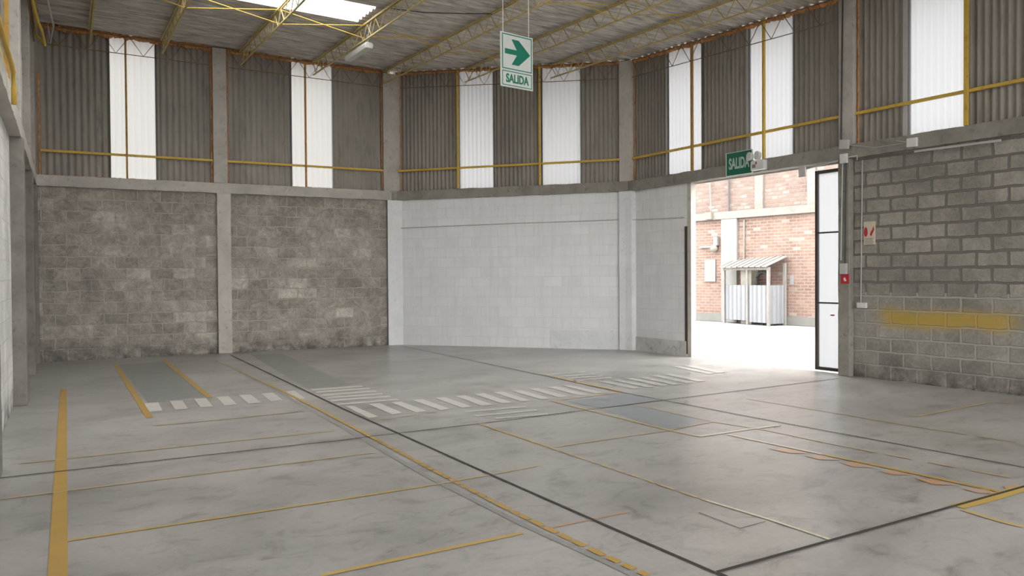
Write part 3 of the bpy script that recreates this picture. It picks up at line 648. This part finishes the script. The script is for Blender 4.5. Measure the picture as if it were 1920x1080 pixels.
def border(parent, x0, x1, z0, z1, t, y, mat, name='border'):
    bm = bmesh.new()
    for a in ((x0, x1, z0, z0 + t), (x0, x1, z1 - t, z1), (x0, x0 + t, z0 + t, z1 - t), (x1 - t, x1, z0 + t, z1 - t)):
        prism(bm, [(a[0], y - .002), (a[1], y - .002), (a[1], y), (a[0], y)], a[2], a[3])
    return link(name, bm, mat, parent)
border(sg, -hw + .016, hw - .016, zs + .010, hh - .014, .011, -.008, M_SIGNG3); border(sg, -hw + .016, hw - .016, -hh + .014, zs - .008, .009, -.008, M_SIGNG3)
# arrow outline in board units: x -1..1 across, z in metres around the panel centre
zc = (zs + hh) / 2; u = hw * .82; v_ = (hh - zs) / 2 * .68
arrow = [(-.92, .20), (-.02, .20), (-.42, 1.0), (.12, 1.0), (1.0, 0), (.12, -1.0), (-.42, -1.0), (-.02, -.20), (-.92, -.20)]
bm = bmesh.new(); f1 = [bm.verts.new((x * u, -.0105, zc + z * v_)) for x, z in arrow]; f2 = [bm.verts.new((x * u, -.008, zc + z * v_)) for x, z in arrow]
bm.faces.new(f1); bm.faces.new(f2[::-1])
for i in range(9): bm.faces.new((f1[i], f1[(i + 1) % 9], f2[(i + 1) % 9], f2[i]))
bmesh.ops.recalc_face_normals(bm, faces=bm.faces); link('arrow', bm, M_SIGNG, sg)
text_mesh('SALIDA', .125, sg, M_SIGNG, (0, -.010, (-hh + zs) / 2), (math.pi / 2, 0, 0), spacing=1.0, xs=.74)
for x in (-hw + .035, hw - .05):
    bm = bmesh.new(); p = sg.location + Vector((x * math.cos(ang), x * math.sin(ang), 0)); tube(bm, [(x, 0, hh - .005), (x, 0, roof_z(p.x, p.y) + .02 - sg.location.z)], .0045, 6); link('hanging_wire', bm, M_WHITEPL, sg)

# ------------------------------------------------------------------ things on the right wall
def wall_empty(name, W, s, n, z):
    o = empty(name, W.P(s, n, z)); a = W.t if not W.flip else -W.t
    # local x runs along the wall to the viewer's right, local -y faces the room
    d = W.t; o.rotation_euler = (0, 0, math.atan2(d.y, d.x)); return o
def wbox(o, x0, x1, z0, z1, y0, y1, mat, name, bv=.003):
    q = sbox(o, x0, x1, z0, z1, y0, y1, mat, name)
    if bv: bevel(q, bv)
    return q
n_b = .09
# green exit sign on the beam over the door
s0, zt = RIGHT.at(1361, 288, n_b + .03); s1, zb = RIGHT.at(1410, 325, n_b + .03)
ex = tag(wall_empty('exit_sign', RIGHT, (s0 + s1) / 2, n_b, 3.5), 'green SALIDA exit sign on the beam over the doorway', 'sign')
w2 = (s1 - s0) / 2; zt2 = zt - 3.5; zb2 = RIGHT.at(1361, 331, n_b + .03)[1] - 3.5
wbox(ex, -w2, w2, zb2, zt2, -.035, -.0, M_SIGNW, 'board'); sbox(ex, -w2 + .025, w2, zb2, zt2 - .012, -.038, -.035, M_SIGNG2, 'green_face')
text_mesh('SALIDA', .27, ex, M_LETTER, (.01, -.039, (zt2 + zb2) / 2 - .01), (math.pi / 2, 0, 0), xs=.52)
# emergency light
s0, z0 = RIGHT.at(1422, 309, n_b + .06)
em = tag(wall_empty('emergency_light', RIGHT, s0, n_b, z0), 'white emergency light with two round lamp heads beside the exit sign', 'emergency light')
wbox(em, -.14, .14, -.09, .075, -.10, -.0, M_WHITEPL, 'body', .008); wbox(em, -.10, -.03, -.05, .01, -.105, -.10, M_INK, 'indicator_panel', 0); wbox(em, -.03, .0, .01, .05, -.104, -.10, M_RED, 'red_label', 0)
for x, z in ((-.15, .16), (.02, .155)):
    bm = bmesh.new(); bmesh.ops.create_cone(bm, cap_ends=True, segments=20, radius1=.062, radius2=.078, depth=.07, matrix=Matrix.Translation((x, -.095, z)) @ Matrix.Rotation(math.pi / 2, 4, 'X') @ Matrix.Rotation(-.3, 4, 'Y'))
    hd = bevel(link('lamp_head', bm, M_WHITEPL, em, smooth=False), .008)
    bm = bmesh.new(); tube(bm, [(x, -.05, z - .05), (x * .6, -.05, .06)], .014, 8); link('swivel', bm, M_WHITEPL, hd)
# small card and boxes
def box_on(W, px0, px1, py0, py1, n, dep, mat, name, label, cat, group=None, tilt=0):
    s0, z1 = W.at(px0, py0, n + dep); s1, z0 = W.at(px1, py1, n + dep); sm, zm = (s0 + s1) / 2, (z0 + z1) / 2
    o = wall_empty(name, W, sm, n, zm); o.rotation_euler.rotate_axis('Y', tilt); hw, hh = abs(s1 - s0) / 2, abs(z1 - z0) / 2
    wbox(o, -hw, hw, -hh, hh, -dep, 0, mat, 'housing', .006); wbox(o, -hw * .86, hw * .86, -hh * .86, hh * .86, -dep - .004, -dep, mat, 'cover', .002)
    return tag(o, label, cat, group), hw, hh
GB = 'pale electrical boxes'
box_on(RIGHT, 1497, 1509, 311, 331, n_b, .03, M_GREYPL, 'notice_card', 'small grey card on the beam right of the emergency light', 'card')
box_on(RIGHT, 1573, 1590, 263, 278, .10, .05, M_GREYPL, 'junction_box', 'tilted junction box at the foot of the upper doorway column', 'junction box', GB, .12)
box_on(RIGHT, 1574, 1587, 289, 305, .10, .05, M_WHITEPL, 'junction_box', 'pale junction box at the top of the column right of the door', 'junction box', GB)
box_on(RIGHT, 1699, 1718, 260, 274, n_b, .05, M_WHITEPL, 'junction_box', 'pale junction box on the beam under the tall right window', 'junction box', GB)
box_on(RIGHT, 1574, 1586, 494, 514, .10, .05, M_GREYPL, 'switch_box', 'pale switch box halfway down the doorway column above the red sign', 'switch box', GB)
box_on(RIGHT, 1606, 1623, 567, 578, .0, .05, M_WHITEPL, 'socket_box', 'white socket box low on the block wall at the end of a conduit', 'socket box', GB)
# red button sign
rs, hw_, hh_ = box_on(RIGHT, 1576, 1592, 514, 532, .10, .012, M_RED, 'fire_alarm_sign', 'small red fire alarm sign on the doorway column', 'sign')
bm = bmesh.new(); bmesh.ops.create_uvsphere(bm, u_segments=10, v_segments=6, radius=.02, matrix=Matrix.Translation((0, -.018, 0)) @ Matrix.Diagonal((1, .2, 1.2, 1))); link('white_symbol', bm, M_WHITEPL, rs)
sbox(rs, -.006, .03, -.035, -.01, -.0185, -.014, M_WHITEPL, 'white_symbol')
# cream notice with two red figures
nt_, hw_, hh_ = box_on(RIGHT, 1619, 1641, 416, 459, .0, .012, M_CREAM, 'extinguisher_notice', 'cream fire extinguisher notice with two red figures on block wall', 'sign')
bm = bmesh.new(); P = [(-.055, -.0175, .10), (-.03, -.0175, .07), (-.022, -.0175, .0), (-.04, -.0175, -.05), (-.07, -.0175, -.05), (-.088, -.0175, .0), (-.08, -.0175, .07)]
bm.faces.new([bm.verts.new(p) for p in P]); link('red_extinguisher_figure', bm, M_RED, nt_)
bm = bmesh.new(); P = [(.07, -.0175, .11), (.085, -.0175, .05), (.06, -.0175, .0), (.035, -.0175, -.05), (.012, -.0175, -.02), (.03, -.0175, .03), (.05, -.0175, .05)]
bm.faces.new([bm.verts.new(p) for p in P]); link('red_flame_figure', bm, M_RED, nt_)
bm = bmesh.new()
for i in range(5): z = -.085 - i * .024; prism(bm, [(-.075, -.018), (.075 - .02 * (i % 2), -.018), (.075 - .02 * (i % 2), -.0165), (-.075, -.0165)], z, z + .008)
link('small_print', bm, M_INK, nt_)
# conduits
GC = 'thin conduits on the right wall'
def conduit(pts, label, r=.011, mat=M_GALV, name='conduit', group=GC, W=RIGHT):
    """pts: (px, py, n) sighted onto the wall"""
    P = []
    for px, py, n in pts: s, z = W.at(px, py, n); P.append(W.P(s, n, z))
    bm = bmesh.new(); tube(bm, P, r, 8); return tag(link(name, bm, mat), label, 'conduit', group)
conduit([(1617, 300, .015), (1614, 568, .015)], 'thin white conduit running down the block wall to the socket', .010)
conduit([(1580, 304, .115), (1577, 488, .115)], 'conduit down the column to the switch box', .012)
conduit([(1586, 304, .115), (1584, 514, .115)], 'conduit beside the first one on the doorway column', .009, M_DARKST)
conduit([(1592, 272, .105), (1640, 277, .105), (1698, 268, .105)], 'conduit on the beam leading to the box under the tall window', .009)
conduit([(1512, 317, .10), (1540, 309, .10), (1574, 300, .10)], 'twin conduit on the beam over the open door', .011)
conduit([(1580, 0, .10), (1577, 264, .10)], 'thin conduit up the side of the upper doorway column', .012, M_DARKST)
conduit([(1588, 295, .115), (1607, 292, .11), (1607, 300, .11)], 'short bent white conduit on the column top', .007, M_WHITEPL)
o = conduit([(1715, 284, .11), (1877, 263, .11)], 'slim white light tube mounted under the right hand beam', .018, M_GREYPL, 'light_tube', None); o['category'] = 'light tube'
conduit([(1670, 262, .02), (1680, 264, .10), (1699, 266, .105)], 'curled white cable end on the ledge of the right beam', .006, M_WHITEPL, 'loose_cable')
# conduit and lines on the white wall
conduit([(743, 428, .014), (933, 420, .014), (1166, 412, .014)], 'thin grey conduit across the white wall', .011, M_GREYPL, W=CORN, group='conduits on the white wall')
conduit([(1186, 412, .10), (1199, 412, .012), (1282, 408, .012)], 'thin grey conduit past the bend of the white wall', .010, M_GREYPL, group='conduits on the white wall')
conduit([(1170, 410, .02), (1169, 500, .02), (1169, 620, .02)], 'thin vertical painted wire beside the white bend column', .006, M_GREYPL, W=CORN, group='conduits on the white wall')
bm = bmesh.new(); s, z = CORN.at(1169, 410, .05); tube(bm, [CORN.P(s, 0, z), CORN.P(s, .05, z + .0), CORN.P(s, .07, z + .03), CORN.P(s - .02, .05, z + .05)], .008, 6); tag(link('iron_hook', bm, M_DARKST), 'small iron hook on the white wall at the conduit corner', 'hook')
# low plaster ledge
sA, zA = CORN.at(1032, 618, .01); sB, zB = CORN.at(1170, 622, .01)
bm = bmesh.new(); CORN.box(bm, sA, sB, 0, .012, 0, zA); structure(link('baseboard_corner', bm, M_WHITECOL))
bm = bmesh.new(); RIGHT.box(bm, .2, 1.68, 0, .014, 0, .30); structure(link('baseboard_right', bm, speck('chipped_white_plaster', (.45, .44, .42), (.6, .6, .59), 3, .9, (.2, .17, .14), 8, .6))) 

# ------------------------------------------------------------------ doorway
bm = bmesh.new(); RIGHT.box(bm, 1.70, 1.80, -.13, .0, 0, Z_BOT); structure(link('door_jamb', bm, M_CONC_LT))
bm = bmesh.new(); RIGHT.box(bm, 1.64, 1.705, -.02, .012, .05, 2.55); tag(link('door_guide_channel', bm, M_BROWNST), 'dark brown steel channel on the left edge of the doorway', 'steel channel')
bm = bmesh.new(); RIGHT.box(bm, 1.8, 5.06, -.20, -.14, Z_BOT - .02, Z_TOP); structure(link('door_lintel', bm, M_CONC_LT))
# white gate leaf, standing open behind the column
g0, g1 = 4.47, 5.75; GN = -.17
gt = tag(empty('gate_leaf', RIGHT.P(g0, GN, 0)), 'white sheet gate leaf with dark steel frame standing open', 'gate')
go = gt.location
def gbox(s0, s1, n0, n1, z0, z1, mat, name, parent=gt):
    bm = bmesh.new(); RIGHT.box(bm, s0, s1, n0, n1, z0, z1); bmesh.ops.translate(bm, vec=-go, verts=bm.verts); return link(name, bm, mat, parent)
gt_top = 3.30
gbox(g0, g0 + .045, GN - .03, GN + .03, .02, gt_top, M_BROWNST, 'frame_post'); gbox(g1 - .045, g1, GN - .03, GN + .03, .02, gt_top, M_BROWNST, 'frame_post')
gbox(g0, g1, GN - .03, GN + .03, .02, .07, M_BROWNST, 'bottom_rail'); gbox(g0, g1, GN - .03, GN + .03, gt_top - .05, gt_top, M_DARKST, 'top_rail')
for px_y in (436, 568): z = RIGHT.at(1550, px_y, GN)[1]; gbox(g0 + .04, g1 - .04, GN - .012, GN + .02, z - .012, z + .012, M_DARKST, 'crossbar')
bm = bmesh.new(); prev = None; k = 60
for i in range(k + 1):
    s = g0 + .05 + (g1 - g0 - .1) * i / k; p = RIGHT.P(s, GN - .012 + .004 * math.cos(2 * math.pi * s / .2)) - go; cur = [bm.verts.new((p.x, p.y, .07)), bm.verts.new((p.x, p.y, gt_top - .05))]
    if prev: bm.faces.new((prev[0], cur[0], cur[1], prev[1]))
    prev = cur
link('sheet', bm, translucent('gate_fibreglass', (.205, .208, .215)), gt)
s, z = RIGHT.at(1561, 591, GN + .01); gbox(s - .025, s + .025, GN - .01, GN + .03, z - .01, z + .01, M_RED, 'handle')

# ------------------------------------------------------------------ outdoors
bm = bmesh.new(); prism(bm, [(-70, -70), (90, -70), (90, 90), (-70, 90)], -.4, -.16)
M_GROUND = speck('ground', (.16, .15, .135), (.2, .19, .17), .4, .95)
structure(link('ground', bm, M_GROUND))
M_YARD = speck('pale_yard_concrete', (.36, .355, .345), (.42, .415, .405), .5, .9, (.22, .215, .2), 4, .1)
bm = bmesh.new(); prism(bm, [(10.58, 4), (20.6, 4), (20.6, 12), (18.9, 24), (10.58, 24)], -.14, -.012)
YARD = structure(link('yard_pavement', bm, M_YARD))
def ymark(pts, wd):
    bm = bmesh.new()
    for q in strip(pts, wd): bm.faces.new([bm.verts.new((p[0], p[1], -.008)) for p in q])
    return link('expansion_joint', bm, plain('yard_joint', (.085, .082, .08), .9), YARD)
ymark([(1308, 648), (1420, 643), (1525, 631)], .03); ymark([(1320, 668), (1450, 682), (1528, 682)], .02); ymark([(1306, 618), (1400, 614), (1526, 634)], .02)
YW = Wall(tuple(floor_at(1306, 600.3))[:2], tuple(floor_at(1526, 611.8))[:2], (-1, 0))
M_BRK = blocks('red_brick', (.24, .150, .118), (.28, .185, .148), (.29, .24, .21), .26, .098, .012, pale=(.36, .31, .27), wob=.01, base_dirt=False, bs=.4)  # glare haze of the overexposed yard is put into both brick colours
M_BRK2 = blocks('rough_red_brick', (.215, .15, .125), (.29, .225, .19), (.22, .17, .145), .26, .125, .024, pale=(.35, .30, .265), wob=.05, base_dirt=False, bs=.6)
M_WHITEOUT = plain('outdoor_white_plastic', (.25, .255, .26), .5); M_CREAMOUT = plain('outdoor_cream_enamel', (.25, .235, .19), .6)  # white and cream in darker tones, held below clipping outdoors
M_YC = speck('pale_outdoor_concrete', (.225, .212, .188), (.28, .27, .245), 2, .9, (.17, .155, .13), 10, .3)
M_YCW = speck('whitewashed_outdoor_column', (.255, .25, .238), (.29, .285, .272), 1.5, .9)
zb0 = YW.at(1306, 415)[1]; zb1 = YW.at(1306, 402)[1]
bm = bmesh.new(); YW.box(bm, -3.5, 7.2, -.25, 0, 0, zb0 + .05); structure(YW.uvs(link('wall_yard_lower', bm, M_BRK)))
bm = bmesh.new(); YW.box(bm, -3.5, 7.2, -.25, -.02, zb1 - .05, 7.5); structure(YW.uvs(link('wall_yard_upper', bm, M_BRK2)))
bm = bmesh.new(); YW.box(bm, -3.5, 7.2, -.1, .12, zb0, zb1); structure(link('beam_yard', bm, M_YC))
zp = YW.at(1306, 586)[1]
bm = bmesh.new(); YW.box(bm, -3.5, 7.2, -.1, .05, 0, zp); structure(link('trim_yard_plinth', bm, speck('plinth_render', (.17, .17, .155), (.21, .205, .19), 2, .9)))
def ycol(px0, px1, z0, z1, mat, label, n1=.10):
    s0 = YW.at(px0, 500, n1)[0]; s1 = YW.at(px1, 500, n1)[0]; bm = bmesh.new(); YW.box(bm, s0, s1, -.1, n1, z0, z1)
    return tag(bevel(link('concrete_column', bm, mat), .01), label, 'column', 'concrete columns of the yard wall')
ycol(1352, 1381, 0, zb0, M_YCW, 'whitewashed column behind the shed of the yard')
ycol(1415, 1430, zb1, 7.4, M_YC, 'pale column in the upper brickwork seen mid doorway', .05); ycol(1513, 1528, zb1, 7.4, M_YC, 'pale column in the upper brickwork beside the gate leaf', .05)
def ypipe(pts, r, mat, label, name='wall_pipe'):
    bm = bmesh.new(); P = []
    for px, py, n in pts: s, z = YW.at(px, py, n); P.append(YW.P(s, n, z))
    tube(bm, P, r, 8); return tag(link(name, bm, mat), label, 'pipe', 'pipes on the yard wall')
ypipe([(1366.5, 318, .05), (1366.5, 397, .05)], .03, plain('yard_dark_pipe', (.10, .10, .105)), 'dark downpipe on the upper yard wall')
ypipe([(1395.5, 412, .04), (1395, 505, .04)], .025, M_YC, 'thin pale pipe on the brick behind the shed')
ypipe([(1331, 340, .05), (1333, 396, .13)], .018, M_WHITEOUT, 'thin wire conduit over the yard bracket', 'wall_conduit')
s, z = YW.at(1332, 404, .1)
bm = bmesh.new(); YW.box(bm, s - .13, s + .13, .12, .24, z - .14, z + .10); tag(bevel(link('beam_box', bm, M_CREAMOUT)), 'beige box on the yard beam above the lamp bracket', 'box')
# floodlight on bracket
s, z = YW.at(1335, 463, .1); fl = tag(empty('yard_floodlight', YW.P(s, 0, z)), 'white floodlight bracket on the brick yard wall', 'floodlight'); fo = fl.location
def yb(parent, o, s0, s1, n0, n1, z0, z1, mat, name):
    bm = bmesh.new(); YW.box(bm, s0, s1, n0, n1, z0, z1); bmesh.ops.translate(bm, vec=-o, verts=bm.verts); return link(name, bm, mat, parent)
yb(fl, fo, s - .55, s + .12, .0, .10, z - .02, z + .04, M_WHITEOUT, 'bracket_arm'); yb(fl, fo, s + .08, s + .24, .02, .14, z + .04, z + .34, M_WHITEOUT, 'lamp_box')
bm = bmesh.new(); c = YW.P(s + .1, .12, z - .06) - fo; bmesh.ops.create_uvsphere(bm, u_segments=14, v_segments=8, radius=.13, matrix=Matrix.Translation(c)); link('lamp_dome', bm, M_CREAMOUT, fl, smooth=True)
# poster / meter board
s0, z1 = YW.at(1321, 487, .05); s1, z0 = YW.at(1341, 528, .05); mb = tag(empty('notice_board', YW.P((s0 + s1) / 2, 0, z0)), 'pale framed notice board on the brick yard wall', 'board'); mo = mb.location
yb(mb, mo, s0, s1, 0, .05, z0, z1, M_WHITEOUT, 'frame'); yb(mb, mo, s0 + .06, s1 - .06, .05, .055, z0 + .08, z1 - .08, M_WHITEOUT, 'sheet'); yb(mb, mo, s0 + .14, s1 - .14, .055, .058, z0 + .25, z1 - .25, plain('pale_yellow_print', (.42, .42, .2)), 'printed_panel')
s0, z1 = YW.at(1481, 516, .02); s1, z0 = YW.at(1488, 534, .02); bm = bmesh.new(); YW.box(bm, s0, s1, 0, .02, z0, z1); tag(link('paper_tag', bm, M_WHITEOUT), 'torn white paper stuck on the brick right of the shed', 'paper')

# sheet metal shed
C0 = floor_at(1358, 605); C1 = floor_at(1441, 611); C2 = C1 + Vector(((C1 - C0).normalized().y * -1, (C1 - C0).normalized().x, 0)) * .70
C3 = C0 + (C2 - C1)
sh = tag(empty('tin_shed', tuple(C0)), 'small corrugated metal shed with open top and sloping roof in the yard', 'shed'); so = sh.location.copy()
M_TIN = speck('galvanised_sheet', (.20, .205, .22), (.25, .26, .275), 2, .55, (.18, .18, .18), 9, .1, (1, 1, .2), .1)
M_WOOD = speck('grey_weathered_timber', (.22, .21, .195), (.29, .28, .265), 4, .9, (.15, .13, .12), 14, .2, (1, 1, .3))
M_TINROOF = speck('pale_roof_sheet', (.22, .21, .195), (.28, .27, .25), 3, .8, (.2, .17, .14), 9, .2)
def shp(a, b, t, z): p = a.lerp(b, t); return Vector((p.x, p.y, z))
PH = 1.26; RH = 1.83
def pole(p, z1, w_=.08, name='corner_post'):
    bm = bmesh.new(); bar(bm, Vector((p.x, p.y, 0)) - so, Vector((p.x, p.y, z1)) - so, w_, w_); return link(name, bm, M_WOOD, sh)
pole(C0, RH); pole(shp(C0, C1, .54, 0), RH, .06); pole(C1, RH); pole(C2, RH + .12); pole(C3, RH + .12)
def cpanel(a, b, z0, z1, name, pitch=.19):
    bm = bmesh.new(); L = (b - a).length; d = (b - a).normalized(); n = Vector((-d.y, d.x, 0)); k = int(L / .02); prev = None
    for i in range(k + 1):
        t = i / k; ph = (t * L / pitch) % 1; h = .028 if ph < .22 else (.0 if ph > .34 and ph < .9 else .014); p = a.lerp(b, t) + n * h - so
        cur = [bm.verts.new((p.x, p.y, z0)), bm.verts.new((p.x, p.y, z1))]
        if prev: bm.faces.new((prev[0], cur[0], cur[1], prev[1]))
        prev = cur
    return link(name, bm, M_TIN, sh)
cpanel(C0, shp(C0, C1, .53, 0), .12, PH, 'front_panel'); cpanel(shp(C0, C1, .55, 0), C1, .08, PH, 'front_panel'); cpanel(C1, C2, .05, PH, 'side_panel'); cpanel(C0, C3, .1, PH, 'side_panel'); cpanel(C3, C2, .05, PH, 'rear_panel')
bm = bmesh.new(); e = (C1 - C0).normalized() * .06; f_ = (C2 - C1).normalized(); kk = 40
for i in range(kk): 
    a = C0 - e + (C1 - C0 + e * 2) * (i / kk); b = C0 - e + (C1 - C0 + e * 2) * ((i + 1) / kk); h = .03 * (i % 5 == 0)
    q = [a - f_ * .15, b - f_ * .15, b + (C2 - C1) + f_ * .05, a + (C2 - C1) + f_ * .05]
    zz = [RH + .0, RH + .0, RH + .32, RH + .32]
    hexa(bm, [Vector((p.x, p.y, z + h)) - so for p, z in zip(q, zz)] + [Vector((p.x, p.y, z + .025 + h)) - so for p, z in zip(q, zz)])
link('roof', bm, M_TINROOF, sh)
bm = bmesh.new(); bar(bm, Vector((C0.x, C0.y, RH - .05)) - so, Vector((C1.x, C1.y, RH - .05)) - so, .05, .08); link('front_rail', bm, M_WOOD, sh)
# meter cabinet and coiled hose inside the shed
p = shp(C0, C1, .42, 0) + (C2 - C1) * .45
bm = bmesh.new(); bar(bm, Vector((p.x, p.y, 0)), Vector((p.x, p.y, 1.75)), .45, .3); tag(bevel(link('meter_cabinet', bm, M_CREAMOUT)), 'cream cabinet standing inside the yard shed', 'cabinet')
p = shp(C0, C1, .78, 0) + (C2 - C1) * .30
bm = bmesh.new(); d = (C1 - C0).normalized()
P = [Vector((p.x, p.y, 1.38)) + d * math.cos(a / 20 * 6.2832) * .28 + Vector((0, 0, math.sin(a / 20 * 6.2832) * .30)) for a in range(21)]
tube(bm, P, .05, 8, False)
bar(bm, Vector((p.x, p.y, 0)), Vector((p.x, p.y, 1.1)), .06); tag(link('hose_reel', bm, M_BLACK), 'black coiled hose on a stand inside the yard shed', 'hose reel')
